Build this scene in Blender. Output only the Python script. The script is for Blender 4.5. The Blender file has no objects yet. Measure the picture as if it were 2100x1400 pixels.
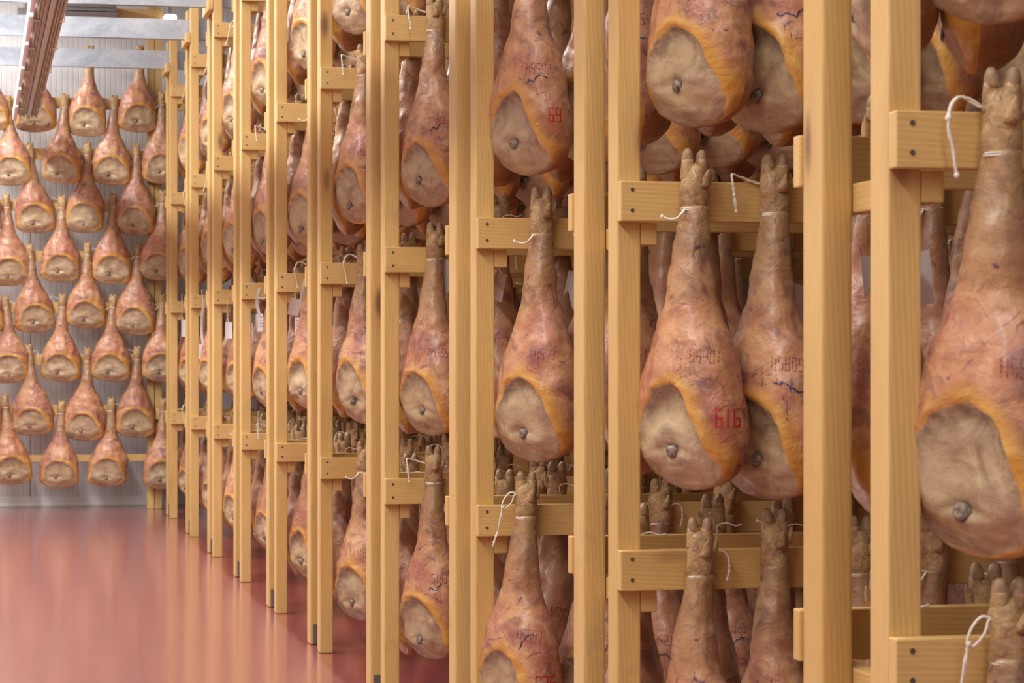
import bpy, bmesh, math, random
from mathutils import Vector, Matrix, noise
from mathutils.bvhtree import BVHTree

# ------------------------------------------------------------------ camera, light, exposure
SC = bpy.context.scene
COL = SC.collection
F_PX, W_PX = 5000.0, 2100.0
PSI = math.radians(12.35)                      # camera yaw to the right of the aisle direction
CS, SN = math.cos(PSI), math.sin(PSI)
CAM_H = 1.5
cam_data = bpy.data.cameras.new('camera')
cam = bpy.data.objects.new('camera', cam_data); COL.objects.link(cam)
cam.location = (0, 0, CAM_H)
cam.rotation_euler = (math.radians(90), 0, -PSI)
cam_data.sensor_width = 36
cam_data.lens = 36 * F_PX / W_PX
cam_data.shift_y = 8 / W_PX
cam_data.clip_end = 100
cam_data.dof.use_dof = True
cam_data.dof.focus_distance = 8.6
cam_data.dof.aperture_fstop = 11
SC.camera = cam
SC.view_settings.view_transform = 'Standard'
SC.view_settings.look = 'None'
SC.view_settings.gamma = 1
SC.view_settings.use_curve_mapping = False
SC.view_settings.exposure = 0.0
world = bpy.data.worlds.new('world'); SC.world = world
world.use_nodes = True
world.node_tree.nodes['Background'].inputs[0].default_value = (0.9, 0.9, 1, 1)
world.node_tree.nodes['Background'].inputs[1].default_value = 0.3

CEIL = 5.1
def area(name, loc, sx, sy, power, color=(1, .96, .9), rot=(0, 0, 0)):
    l = bpy.data.lights.new(name, 'AREA'); l.shape = 'RECTANGLE'; l.size = sx; l.size_y = sy
    l.energy = power; l.color = color
    o = bpy.data.objects.new(name, l); COL.objects.link(o); o.location = loc; o.rotation_euler = rot
    return o
# rows of ceiling tubes over the aisle and over the racks, plus added fill lamps
area('aisle_ceiling_light', (-.9, 16.4, 4.97), .3, 12, 860, (1, .98, .96))
area('aisle_ceiling_light', (-1.1, 4.6, 4.97), .3, 9, 400, (1, .96, .90))
area('rack_front_fill_light', (1.3, 3.0, 4.97), .25, 12, 150, (1, .95, .87))  # added unseen strip that brightens the front faces of the posts
area('rack_front_fill_light', (1.2, 14.5, 4.97), .25, 9, 90, (1, .96, .92))  # added unseen strip for the fronts of the farther racks
area('rack_ceiling_light', (4.2, 9.8, 4.97), .3, 24, 90, (1, .92, .82))
area('near_fill_light', (1.1, -1.6, 4.7), 2.0, 1.2, 22, (1, .95, .88), (math.radians(35), 0, 0))  # added fill behind the camera, tilted at the rack fronts

# ------------------------------------------------------------------ helpers
def tag(o, label=None, cat=None, group=None, kind=None):
    if label: o['label'] = label
    if cat: o['category'] = cat
    if group: o['group'] = group
    if kind: o['kind'] = kind
    return o

def add(name, mesh, parent=None, loc=(0, 0, 0), rot=(0, 0, 0)):
    o = bpy.data.objects.new(name, mesh); COL.objects.link(o)
    o.location = loc; o.rotation_euler = rot
    if parent is not None: o.parent = parent
    return o

def empty(name, loc=(0, 0, 0), rot=(0, 0, 0)):
    o = bpy.data.objects.new(name, None); COL.objects.link(o)
    o.location = loc; o.rotation_euler = rot; o.empty_display_size = .05
    return o

def mesh_of(bm, name, mat, smooth=False):
    me = bpy.data.meshes.new(name); bm.normal_update(); bm.to_mesh(me); bm.free()
    if mat: me.materials.append(mat)
    if smooth:
        for p in me.polygons: p.use_smooth = True
    return me

def add_box(bm, c, s, bev=0):
    r = bmesh.ops.create_cube(bm, size=1)
    vs = r['verts']
    bmesh.ops.scale(bm, vec=s, verts=vs); bmesh.ops.translate(bm, vec=c, verts=vs)
    if bev:
        es = list({e for v in vs for e in v.link_edges})
        bmesh.ops.bevel(bm, geom=es, offset=bev, segments=2, affect='EDGES', profile=.6)

def box_mesh(s, mat, bev=0, c=(0, 0, 0), name='box'):
    bm = bmesh.new(); add_box(bm, c, s, bev)
    return mesh_of(bm, name, mat)

def loft(bm, rings, cap0=True, cap1=True):
    vr = [[bm.verts.new(p) for p in r] for r in rings]
    n = len(vr[0])
    for a, b in zip(vr, vr[1:]):
        for i in range(n):
            bm.faces.new((a[i], a[(i + 1) % n], b[(i + 1) % n], b[i]))
    if cap0: bm.faces.new(vr[0][::-1])
    if cap1: bm.faces.new(vr[-1])
    return vr

def tube(bm, pts, r, n=6, twist=0.0):
    """round tube along a polyline; with twist, two strands wound round each other"""
    P = [Vector(p) for p in pts]
    T = []
    for i in range(len(P)):
        t = (P[min(i + 1, len(P) - 1)] - P[max(i - 1, 0)])
        T.append(t.normalized() if t.length > 1e-9 else Vector((0, 0, 1)))
    u = T[0].orthogonal().normalized()
    frames = []
    for t in T:
        u = (u - t * u.dot(t))
        u = u.normalized() if u.length > 1e-6 else t.orthogonal().normalized()
        frames.append((u.copy(), t.cross(u)))
    for s in ((0, math.pi) if twist else (0,)):
        rings, L = [], 0
        for i, p in enumerate(P):
            if i: L += (p - P[i - 1]).length
            a, b = frames[i]
            q = p
            rr = r
            if twist:
                q = p + (a * math.cos(L * twist + s) + b * math.sin(L * twist + s)) * r * .55
                rr = r * .62
            rings.append([q + (a * math.cos(k * 2 * math.pi / n) + b * math.sin(k * 2 * math.pi / n)) * rr for k in range(n)])
        loft(bm, rings)

def spline(pts, n=6):
    P = [Vector(p) for p in pts]; out = []
    for i in range(len(P) - 1):
        p0, p1, p2, p3 = P[max(i - 1, 0)], P[i], P[i + 1], P[min(i + 2, len(P) - 1)]
        for k in range(n):
            t = k / n
            out.append(.5 * ((2 * p1) + (p2 - p0) * t + (2 * p0 - 5 * p1 + 4 * p2 - p3) * t * t + (3 * p1 - p0 - 3 * p2 + p3) * t ** 3))
    out.append(P[-1]); return out

# ------------------------------------------------------------------ materials
class NT:
    def __init__(s, name):
        s.m = bpy.data.materials.new(name); s.m.use_nodes = True
        s.t = s.m.node_tree; s.b = s.t.nodes['Principled BSDF']
    def n(s, typ, ins=None, **kw):
        nd = s.t.nodes.new(typ)
        for k, v in kw.items(): setattr(nd, k, v)
        for k, v in (ins or {}).items(): s.put(nd.inputs[k], v)
        return nd
    def put(s, sock, v):
        if hasattr(v, 'is_output') or isinstance(v, bpy.types.NodeSocket): s.t.links.new(v, sock)
        else:
            if isinstance(v, tuple) and len(v) == 3 and sock.type == 'RGBA': v = v + (1,)
            sock.default_value = v
    def noise(s, vec, scale, detail=3, rough=.5, dist=0.0, out=0):
        return s.n('ShaderNodeTexNoise', {'Vector': vec, 'Scale': scale, 'Detail': detail, 'Roughness': rough, 'Distortion': dist}).outputs[out]
    def ramp(s, fac, *stops):
        r = s.n('ShaderNodeValToRGB', {'Fac': fac})
        cr = r.color_ramp
        while len(cr.elements) < len(stops): cr.elements.new(.5)
        for e, (p, c) in zip(cr.elements, stops):
            e.position = p; e.color = (c, c, c, 1) if not isinstance(c, tuple) else c + (1,)
        return r.outputs['Color']
    def mix(s, fac, a, b, mode='MIX'):
        m = s.n('ShaderNodeMix', data_type='RGBA', blend_type=mode)
        s.put(m.inputs[0], fac); s.put(m.inputs[6], a); s.put(m.inputs[7], b)
        return m.outputs[2]
    def math(s, op, a, b=0.0, c=0.0, clamp=False):
        m = s.n('ShaderNodeMath', operation=op, use_clamp=clamp)
        s.put(m.inputs[0], a); s.put(m.inputs[1], b)
        if op in ('MULTIPLY_ADD',): s.put(m.inputs[2], c)
        return m.outputs[0]
    def map(s, v, a, b, c=0.0, d=1.0):
        m = s.n('ShaderNodeMapRange', {'Value': v, 'From Min': a, 'From Max': b, 'To Min': c, 'To Max': d})
        return m.outputs[0]
    def vec(s, op, a, b):
        m = s.n('ShaderNodeVectorMath', operation=op); s.put(m.inputs[0], a); s.put(m.inputs[1], b)
        return m.outputs[0]
    def bump(s, h, strength, dist=.01):
        b = s.n('ShaderNodeBump', {'Height': h, 'Strength': strength, 'Distance': dist})
        s.t.links.new(b.outputs[0], s.b.inputs['Normal'])
    def set(s, **kw):
        for k, v in kw.items(): s.put(s.b.inputs[k.replace('_', ' ')], v)
        return s.m

def plain(name, col, rough=.5, metal=0.0, var=.12, scale=30):
    m = NT(name); co = m.n('ShaderNodeTexCoord').outputs['Object']
    f = m.noise(co, scale, 3)
    c = m.mix(m.map(f, .3, .7), tuple(x * (1 - var) for x in col), tuple(min(1, x * (1 + var)) for x in col))
    m.set(Base_Color=c, Roughness=rough, Metallic=metal)
    m.bump(f, .15, .002)
    return m.m

def wood(name, axis):
    m = NT(name)
    co = m.n('ShaderNodeTexCoord').outputs['Object']
    rnd = m.n('ShaderNodeObjectInfo').outputs['Random']
    off = m.n('ShaderNodeCombineXYZ', {0: m.math('MULTIPLY', rnd, 37.0), 1: m.math('MULTIPLY', rnd, 91.0), 2: m.math('MULTIPLY', rnd, 53.0)}).outputs[0]
    p = m.vec('ADD', co, off)
    st = [1.0, 1.0, 1.0]; st[axis] = .045
    ps = m.vec('MULTIPLY', p, tuple(st))
    kn = [1.0, 1.0, 1.0]; kn[axis] = .34
    pk = m.vec('MULTIPLY', p, tuple(kn))
    vor = m.n('ShaderNodeTexVoronoi', {'Vector': pk, 'Scale': 5.2, 'Randomness': 1.0}, feature='F1')
    kd = vor.outputs['Distance']
    gate = m.math('GREATER_THAN', m.n('ShaderNodeSeparateColor', {0: vor.outputs['Color']}).outputs[0], .5)
    knot = m.math('MULTIPLY', m.map(kd, .15, .06), gate, clamp=True)
    halo = m.math('MULTIPLY', m.map(kd, .36, .08), gate, clamp=True)
    rings = m.n('ShaderNodeTexWave', {'Vector': ps, 'Scale': 55.0, 'Distortion': m.math('MULTIPLY_ADD', halo, 6.0, 3.2), 'Detail': 2.0, 'Detail Scale': 1.2}, wave_type='BANDS', bands_direction='DIAGONAL').outputs['Fac']
    fine = m.noise(ps, 260, 2, .6)
    broad = m.noise(m.vec('MULTIPLY', p, tuple(.35 if i == axis else 1.6 for i in range(3))), 3.0, 2)
    base = m.mix(m.map(broad, .3, .7), (.575, .36, .115), (.665, .455, .175))
    base = m.mix(m.map(rnd, 0, 1, 0, .45), base, (.72, .50, .21))
    c = m.mix(m.math('MULTIPLY', m.map(rings, .25, .9), .26), base, (.50, .255, .075))
    c = m.mix(m.math('MULTIPLY', m.map(fine, .45, .8), .30), c, (.44, .23, .07))
    c = m.mix(m.math('MULTIPLY', halo, .4), c, (.42, .21, .07))
    c = m.mix(m.math('MULTIPLY', knot, .85), c, (.16, .075, .035))
    dirt = m.noise(p, 7, 4, .65)
    c = m.mix(m.math('MULTIPLY', m.map(dirt, .6, .82), .38), c, (.30, .18, .09))
    m.set(Base_Color=c, Roughness=m.map(fine, 0, 1, .42, .62))
    m.bump(m.math('ADD', rings, fine), .12, .0015)
    return m.m

WX, WY, WZ = wood('pine_x', 0), wood('pine_y', 1), wood('pine_z', 2)

def ham_material():
    m = NT('ham_surface')
    co = m.n('ShaderNodeTexCoord').outputs['Object']
    oc = m.n('ShaderNodeObjectInfo').outputs['Color']
    sc = m.n('ShaderNodeSeparateColor', {0: oc}).outputs
    off = m.vec('MULTIPLY', oc, (23.0, 37.0, 11.0))
    p = m.vec('ADD', co, off)
    z = m.n('ShaderNodeSeparateXYZ', {0: co}).outputs[2]
    d = m.n('ShaderNodeAttribute', attribute_name='edge').outputs['Fac']
    wob = m.noise(p, 9, 3, .55); wob2 = m.noise(p, 34, 3, .6)
    dd = m.math('ADD', d, m.math('ADD', m.map(wob, 0, 1, -.016, .016), m.map(wob2, 0, 1, -.002, .002)))
    # rind
    n1 = m.noise(p, 5.5, 4, .55, .4); n2 = m.noise(p, 11, 5, .62, 1.0); n3 = m.noise(p, 45, 4, .6)
    r = m.mix(m.map(n1, .35, .65), (.49, .215, .105), (.64, .37, .185))
    pink = m.noise(p, 7.3, 3, .5, .6)
    r = m.mix(m.map(pink, .43, .62, 0, .85), r, (.40, .135, .095))
    r = m.mix(m.map(m.noise(p, 14, 5, .7, .8), .5, .68, 0, .55), r, (.72, .42, .27))
    r = m.mix(m.map(n2, .50, .68, 0, .85), r, (.20, .075, .075))
    leg = m.map(m.math('ADD', z, m.map(n1, 0, 1, -.12, .12)), -.46, -.22)
    legc = m.mix(m.map(n2, .38, .62), (.25, .135, .060), (.46, .31, .155))
    legc = m.mix(m.map(n2, .50, .66, 0, .75), legc, (.14, .065, .045))
    r = m.mix(m.math('MULTIPLY', leg, .85), r, legc)
    low = m.map(m.math('ADD', z, m.map(n1, 0, 1, -.05, .05)), -.70, -.84)
    r = m.mix(m.math('MULTIPLY', low, .6), r, (.50, .19, .04))
    # veins: thin dark branching lines
    pd = m.vec('ADD', p, m.vec('MULTIPLY', m.n('ShaderNodeTexNoise', {'Vector': p, 'Scale': 12.0, 'Detail': 3.0}).outputs['Color'], (.07, .07, .10)))
    vor = m.n('ShaderNodeTexVoronoi', {'Vector': pd, 'Scale': 13.0}, feature='DISTANCE_TO_EDGE').outputs['Distance']
    vm = m.math('MULTIPLY', m.map(m.noise(p, 6.0, 2), .54, .64), m.map(m.noise(p, 24, 2), .40, .52))
    vein = m.math('MULTIPLY', m.map(vor, .030, .004), vm, clamp=True)
    r = m.mix(m.math('MULTIPLY', vein, .7), r, (.11, .03, .05))
    blot = m.map(m.noise(p, 17, 2, .5, 1.5), .665, .73)
    r = m.mix(m.math('MULTIPLY', blot, .8), r, (.06, .035, .10))
    speck = m.map(m.noise(p, 150, 2), .64, .74)
    r = m.mix(m.math('MULTIPLY', speck, .35), r, (.25, .10, .06))
    # bloom of salt, pale
    salt = m.math('MULTIPLY', m.map(m.noise(p, 60, 3, .7), .50, .68), m.map(m.noise(p, 5, 2), .53, .66))
    r = m.mix(m.math('MULTIPLY', salt, .45), r, (.72, .55, .46))
    # object to object tone
    r = m.mix(m.map(sc[0], .2, 1, 0, .55), r, (.24, .10, .06))
    # meat side under lard
    me_ = m.mix(m.map(n1, .36, .64), (.43, .30, .165), (.57, .44, .27))
    me_ = m.mix(m.map(n2, .46, .70, 0, .8), me_, (.24, .15, .095))
    me_ = m.mix(m.map(pink, .5, .72, 0, .5), me_, (.42, .27, .20))
    me_ = m.mix(m.map(speck, 0, 1, 0, .35), me_, (.16, .11, .08))
    crust = m.math('MULTIPLY', m.map(dd, -.040, -.006), m.map(z, -.80, -.66))
    me_ = m.mix(m.math('MULTIPLY', crust, m.map(n3, .38, .62, .1, .85)), me_, (.17, .135, .105))
    # fat rim
    fat = m.mix(m.map(n2, .35, .65), (.60, .26, .035), (.72, .43, .12))
    fat = m.mix(m.map(n3, .55, .75, 0, .4), fat, (.50, .20, .03))
    xl = m.n('ShaderNodeSeparateXYZ', {0: co}).outputs[0]
    fw = m.math('ADD', m.math('ADD', m.map(wob, .3, .7, -.001, .018), m.map(xl, -.10, .10, -.008, .010)), m.map(z, -.76, -.86, 0, .030))
    isfat = m.math('MULTIPLY', m.map(m.math('SUBTRACT', dd, fw), .020, -.004), 1.0, clamp=True)
    c = m.mix(isfat, r, fat)
    ismeat = m.map(dd, .0015, -.0015)
    c = m.mix(ismeat, c, me_)
    m.set(Base_Color=c, Roughness=m.map(n3, .3, .7, .30, .52), Coat_Weight=.25, Coat_Roughness=.22)
    m.put(m.b.inputs['Specular IOR Level'], .5)
    h = m.math('ADD', m.math('MULTIPLY', n2, 1.0), m.math('ADD', m.math('MULTIPLY', n3, .5), m.math('MULTIPLY', m.math('ABSOLUTE', dd), 0.0)))
    m.bump(h, .8, .007)
    return m.m
HAM = ham_material()

def trotter_material():
    m = NT('trotter_skin')
    co = m.n('ShaderNodeTexCoord').outputs['Object']
    oc = m.n('ShaderNodeObjectInfo').outputs['Color']
    p = m.vec('ADD', co, m.vec('MULTIPLY', oc, (23.0, 37.0, 11.0)))
    n1 = m.noise(p, 18, 4, .6, .8); n2 = m.noise(p, 42, 5, .65, 1.2); n3 = m.noise(p, 130, 3, .6)
    c = m.mix(m.map(n1, .35, .65), (.30, .155, .06), (.54, .37, .18))
    c = m.mix(m.map(n2, .50, .68, 0, .6), c, (.13, .06, .035))
    zt_ = m.n('ShaderNodeSeparateXYZ', {0: co}).outputs[2]
    c = m.mix(m.map(zt_, -.12, -.17, 0, .8), c, m.mix(m.map(n1, .38, .62), (.25, .135, .060), (.46, .31, .155)))
    c = m.mix(m.map(n1, .3, .42, .35, 0), c, (.55, .30, .24))
    c = m.mix(m.map(n1, .60, .75, 0, .7), c, (.55, .29, .07))
    c = m.mix(m.map(n3, .55, .75, 0, .4), c, (.62, .52, .40))
    m.set(Base_Color=c, Roughness=.55, Coat_Weight=.15)
    m.bump(m.math('ADD', n2, m.math('MULTIPLY', n3, .4)), 0.75, .006)
    return m.m
TROT = trotter_material()
NAIL = plain('hoof_horn', (.33, .21, .12), .5, 0, .35, 60)
BONE = plain('bone_grey', (.20, .155, .125), .4, 0, .7, 90)
CORD = plain('white_cord', (.80, .74, .66), .8, 0, .08, 200)
SCREW = plain('screw_steel', (.20, .19, .18), .35, .9, .2, 200)
PAPER = plain('tag_paper', (.78, .76, .78), .7, 0, .03, 20)
KRAFT = plain('tag_card', (.50, .38, .34), .75, 0, .06, 40)
INK = plain('print_ink', (.06, .06, .08), .7, 0, .1, 40)
STEEL_DARK = plain('bracket_steel', (.22, .22, .23), .45, .7, .15, 40)

def ink_mat(name, col, cover):
    m = NT(name); co = m.n('ShaderNodeTexCoord').outputs['Object']
    n = m.noise(co, 190, 3, .6)
    m.set(Base_Color=col, Roughness=.5, Alpha=m.map(n, .62 - cover, .78 - cover, 0, .95))
    return m.m
STAMP = ink_mat('stamp_purple', (.22, .02, .05), .20)
STAMP_RED = ink_mat('stamp_red', (.60, .015, .03), .26)
PEN_GREEN = ink_mat('pen_green', (.07, .13, .11), .16)
PEN_BLUE = ink_mat('pen_blue', (.03, .03, .12), .24)

def galv():
    m = NT('galvanised_steel'); co = m.n('ShaderNodeTexCoord').outputs['Object']
    s = m.vec('MULTIPLY', co, (.6, 1, 1))
    n1 = m.noise(s, 4, 4, .6, .8); n2 = m.noise(co, 28, 3, .6)
    c = m.mix(m.map(n1, .35, .66), (.26, .29, .33), (.46, .49, .54))
    c = m.mix(m.map(n2, .45, .7, 0, .35), c, (.24, .26, .30))
    m.set(Base_Color=c, Roughness=m.map(n1, .3, .7, .38, .55), Metallic=.7)
    return m.m
GALV = galv()
CHROME = plain('brushed_steel', (.62, .64, .68), .25, .9, .1, 20)
WHITEP = plain('white_enamel', (.85, .87, .90), .35, 0, .04, 10)
BROWN = plain('channel_reflected_brown', (.46, .37, .29), .3, .6, .4, 6)  # brown reflection of floor and racks, painted in as the channel colour
GREYU = plain('grey_unit', (.22, .20, .19), .5, .3, .2, 8)

def wall_mat():
    m = NT('wall_panel_paint'); co = m.n('ShaderNodeTexCoord').outputs['Object']
    n = m.noise(co, 2.5, 3, .5)
    c = m.mix(m.map(n, .35, .65), (.66, .67, .70), (.74, .75, .77))
    m.set(Base_Color=c, Roughness=.35); return m.m
WALLM = wall_mat()
PLAINW = plain('plain_wall_paint', (.42, .39, .35), .6, 0, .03, 3)
CEILM = plain('ceiling_paint', (.52, .51, .50), .6, 0, .03, 3)

def floor_mat():
    m = NT('resin_floor'); co = m.n('ShaderNodeTexCoord').outputs['Object']
    x = m.n('ShaderNodeSeparateXYZ', {0: co}).outputs[0]
    n1 = m.noise(co, 1.2, 4, .55, .6); n2 = m.noise(m.vec('MULTIPLY', co, (.35, 2.2, 1)), 9, 4, .65); n3 = m.noise(co, 60, 3)
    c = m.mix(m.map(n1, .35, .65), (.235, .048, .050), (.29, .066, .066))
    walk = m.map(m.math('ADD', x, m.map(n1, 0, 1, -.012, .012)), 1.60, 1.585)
    c = m.mix(m.math('MULTIPLY', walk, .42), c, (.44, .185, .20))  # paler aisle resin; partly paints in the shade boundary along the racks
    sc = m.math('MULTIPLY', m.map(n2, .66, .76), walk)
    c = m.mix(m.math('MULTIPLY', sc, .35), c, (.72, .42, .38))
    c = m.mix(m.math('MULTIPLY', m.map(n3, .70, .76), .3), c, (.75, .5, .45))
    m.set(Base_Color=c, Roughness=.26, Coat_Weight=.8, Coat_Roughness=.13)
    m.put(m.b.inputs['Specular IOR Level'], .6)
    m.bump(n1, .08, .01)
    return m.m
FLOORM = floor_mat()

# ------------------------------------------------------------------ room
X0 = 1.626                                     # aisle side face of the rack posts
XL, XR, YB, YF = -3.2, 6.4, -3.2, 23.12
add_struct = lambda name, me, loc=(0, 0, 0), parent=None: tag(add(name, me, parent, loc), kind='structure')
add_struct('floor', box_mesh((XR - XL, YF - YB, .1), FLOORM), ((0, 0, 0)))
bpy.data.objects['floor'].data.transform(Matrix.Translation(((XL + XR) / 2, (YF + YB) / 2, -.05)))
add_struct('ceiling', box_mesh((XR - XL, YF - YB, .1), CEILM), ((XL + XR) / 2, (YF + YB) / 2, CEIL + .05))
add_struct('wall_left', box_mesh((.1, YF - YB, CEIL), PLAINW), (XL - .05, (YF + YB) / 2, CEIL / 2))
add_struct('wall_right', box_mesh((.1, YF - YB, CEIL), PLAINW), (XR + .05, (YF + YB) / 2, CEIL / 2))
add_struct('wall_front', box_mesh((XR - XL, .1, CEIL), PLAINW), ((XL + XR) / 2, YB - .05, CEIL / 2))
wb = add_struct('wall_back', box_mesh((XR - XL, .08, CEIL), WALLM), ((XL + XR) / 2, YF + .065, CEIL / 2))
# ribbed insulated panels of the back wall, each its own piece
def rib_panel(w):
    bm = bmesh.new()
    prof = []; x = 0.006
    prof.append((0.0, .02)); prof.append((.006, 0.0))
    k = int(round((w - .012) / .05)); st = (w - .012) / k
    for i in range(k):
        a = .006 + i * st
        prof += [(a + st - .012, 0.0), (a + st - .009, .003), (a + st - .003, .003), (a + st, 0.0)]
    prof.append((w, .02))
    lo = [bm.verts.new((x, y, 0)) for x, y in prof]; hi = [bm.verts.new((x, y, CEIL)) for x, y in prof]
    for i in range(len(prof) - 1): bm.faces.new((lo[i], lo[i + 1], hi[i + 1], hi[i]))
    return mesh_of(bm, 'panel', WALLM)
PW = 1.1
pm = rib_panel(PW)
xj = .475                                      # the joint seen in the photo
for i in range(-4, 6):
    x = xj + i * PW
    if x < XL or x + PW > XR + .3: continue
    p = add('panel', pm, wb, (x - wb.location.x, YF - .005 - wb.location.y, -CEIL / 2))
bb = bmesh.new()
add_box(bb, (0, 0, .045), (XR - XL, .02, .09), .003); add_box(bb, (0, -.012, .012), (XR - XL, .03, .024), .004)
add_struct('baseboard_back', mesh_of(bb, 'baseboard', WHITEP), ((XL + XR) / 2, YF - .016, 0))

# ------------------------------------------------------------------ racks
D_FRONT = [21.13, 19.09, 17.25, 15.43, 13.62, 11.87, 9.993, 8.153, 6.35, 4.456]
YR = [(d - X0 * SN) / CS for d in D_FRONT]
BEAM_L = 3.3
PW_X, PD = .063, .098
BH, BT = .104, .040
POST_H = 4.17
ROWS = {0: (.93, 1.88, 2.82, 3.755)}
def rows_of(i):
    if i == 0: return (.925, 1.885, 2.825, 3.757)
    if i <= 3: return (.945, 1.895, 2.84, 3.78)
    if i <= 6: return (.955, 1.902, 2.85, 3.79)
    return (.968, 1.926, 2.865, 3.80)
post_me = box_mesh((PW_X, PD, POST_H), WZ, .005)
postb_me = box_mesh((PW_X, .118, POST_H), WZ, .007)
beam_me = box_mesh((BEAM_L, BT, BH), WX, .003)
rail_me = box_mesh((.044, .38, .058), WY, .003)
top_me = box_mesh((.036, .46, .078), WY, .004)
def screw_mesh():
    bm = bmesh.new()
    bmesh.ops.create_cone(bm, cap_ends=True, segments=12, radius1=.0055, radius2=.0048, depth=.002)
    bmesh.ops.rotate(bm, verts=bm.verts, cent=(0, 0, 0), matrix=Matrix.Rotation(math.pi / 2, 3, 'X'))
    return mesh_of(bm, 'screw', SCREW)
screw_me = screw_mesh()
brk_me = box_mesh((.034, .006, .10), STEEL_DARK, .001)
ORD = {9: 'nearest', 8: 'second nearest', 7: 'third nearest', 6: 'fourth nearest', 5: 'fifth nearest',
       4: 'sixth nearest', 3: 'fourth from the back wall', 2: 'third from the back wall', 1: 'second from the back wall', 0: 'first from the back wall'}
RACKLBL = {9: 'nearest pine ham rack, its two big posts cut by top and bottom of frame',
           8: 'second nearest pine ham rack, left of the two hams stamped H5401 and H5809',
           7: 'third nearest pine ham rack, posts either side of photo centre, big ham stamped H5481',
           6: 'fourth nearest pine ham rack, first whose feet leave the bottom frame edge',
           5: 'fifth nearest pine ham rack, nearest one whose feet show on the red floor',
           4: 'sixth nearest pine ham rack with dark knot near the foot of its post',
           3: 'fourth pine ham rack counted from the back wall along the aisle',
           2: 'third pine ham rack counted from the back wall along the aisle',
           1: 'second pine ham rack counted from the back wall along the aisle',
           0: 'farthest pine ham rack of the aisle, standing just before the back wall frame'}
BACK = .475                                    # distance front face -> back face of back posts
racks = []
for i, y in enumerate(YR):
    r = empty('wooden_rack', (X0, y, 0)); racks.append(r)
    tag(r, RACKLBL[i], 'rack', 'pine ham racks along the aisle')
    for x in (PW_X / 2, BEAM_L - PW_X / 2):
        add('post', post_me, r, (x, PD / 2, POST_H / 2 + .001))
        add('post', postb_me, r, (x - .001, BACK - .059, POST_H / 2 + .001))
        add('rail', top_me, r, (x - PW_X / 2 - .019, BACK / 2 - .01, 3.91))
    for zt in rows_of(i):
        add('beam', beam_me, r, (BEAM_L / 2 - .001, -BT / 2 - .0005, zt - BH / 2))
        add('beam', beam_me, r, (BEAM_L / 2 - .007, BACK + BT / 2 + .0005, zt - BH / 2 - .002))
        for x in (PW_X + .0225, BEAM_L - PW_X - .0225):
            add('rail', rail_me, r, (x, .19 - .001 - .0, zt - BH - .031))
        for dz in (.022, BH - .028):
            add('screw', screw_me, r, (.030, -BT - .0015, zt - dz))
    add('foot_bracket', brk_me, r, (.012 + .017, BACK - .118 - .0035, .054))
# rails reach from the front posts' face to the back posts
for me in (rail_me,):
    me.transform(Matrix.Scale(BACK / .38, 4, (0, 1, 0))); me.transform(Matrix.Translation((0, BACK / 2 - .19, 0)))

# galvanised cross beams carried by the racks
gm = bmesh.new()
prof = [(-.03, -.078), (.03, -.078), (.03, -.066), (-.024, -.066), (-.024, .066), (.03, .066), (.03, .078), (-.03, .078)]
loft(gm, [[(x, a, b) for a, b in prof] for x in (-3.0, 1.93)])
gme = mesh_of(gm, 'steel_beam', GALV)
for i, t in enumerate(('lowest in view, just before the back wall hams', 'second lowest in view', 'highest in view, cut by the top frame edge', None, None)):
    o = add('steel_beam', gme, None, (0, YR[i] + .185, 3.991))
    tag(o, f'galvanised steel beam across the aisle, {t}' if t else 'galvanised steel beam across the aisle above the frame', 'beam', 'galvanised beams across the aisle')

# long overhead track with clips
tr = empty('overhead_track', (.435, 14.2, 3.53))
tag(tr, 'long silver overhead track with twin brown channels running along the aisle ceiling', 'track')
L, cy = 16.0, 0
def long_box(name, c, s, mat, bev=.002): return add(name, box_mesh(s, mat, bev), tr, c)
for sx in (-1, 1):
    bm = bmesh.new()
    for q in (-1, 0, 1): add_box(bm, (sx * .055 + q * .018, 0, .012 + (.006 if q == 0 else 0)), (.012, L, .018), .003)
    add_box(bm, (sx * .055, 0, .028), (.058, L, .012))
    add('channel', mesh_of(bm, 'channel', BROWN), tr)
long_box('spine', (0, 0, .016), (.032, L, .05), CHROME)
long_box('cover_panel', (0, 0, .062), (.19, L, .055), WHITEP, .01)
clipb = bmesh.new()
for sx in (-1, 1):
    add_box(clipb, (sx * .094, 0, .02), (.006, .05, .05), .001)
    add_box(clipb, (sx * .078, 0, -.004), (.04, .05, .005), .001)
clipm = mesh_of(clipb, 'clip', CHROME)
housb = bmesh.new(); add_box(housb, (-.118, 0, .030), (.034, 1.25, .10), .012)
housm = mesh_of(housb, 'side_cover', WHITEP)
yy = -7.4
while yy < 7.9:
    add('clip', clipm, tr, (0, yy, 0)); add('side_cover', housm, tr, (0, yy + .35, 0))
    yy += 1.45
hang = box_mesh((.012, .012, .39), CHROME)
for i in range(5):
    add('hanger_rod', hang, tr, (0, YR[i] + .185 - 14.2, 0.085 + .195 - .004))

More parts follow.
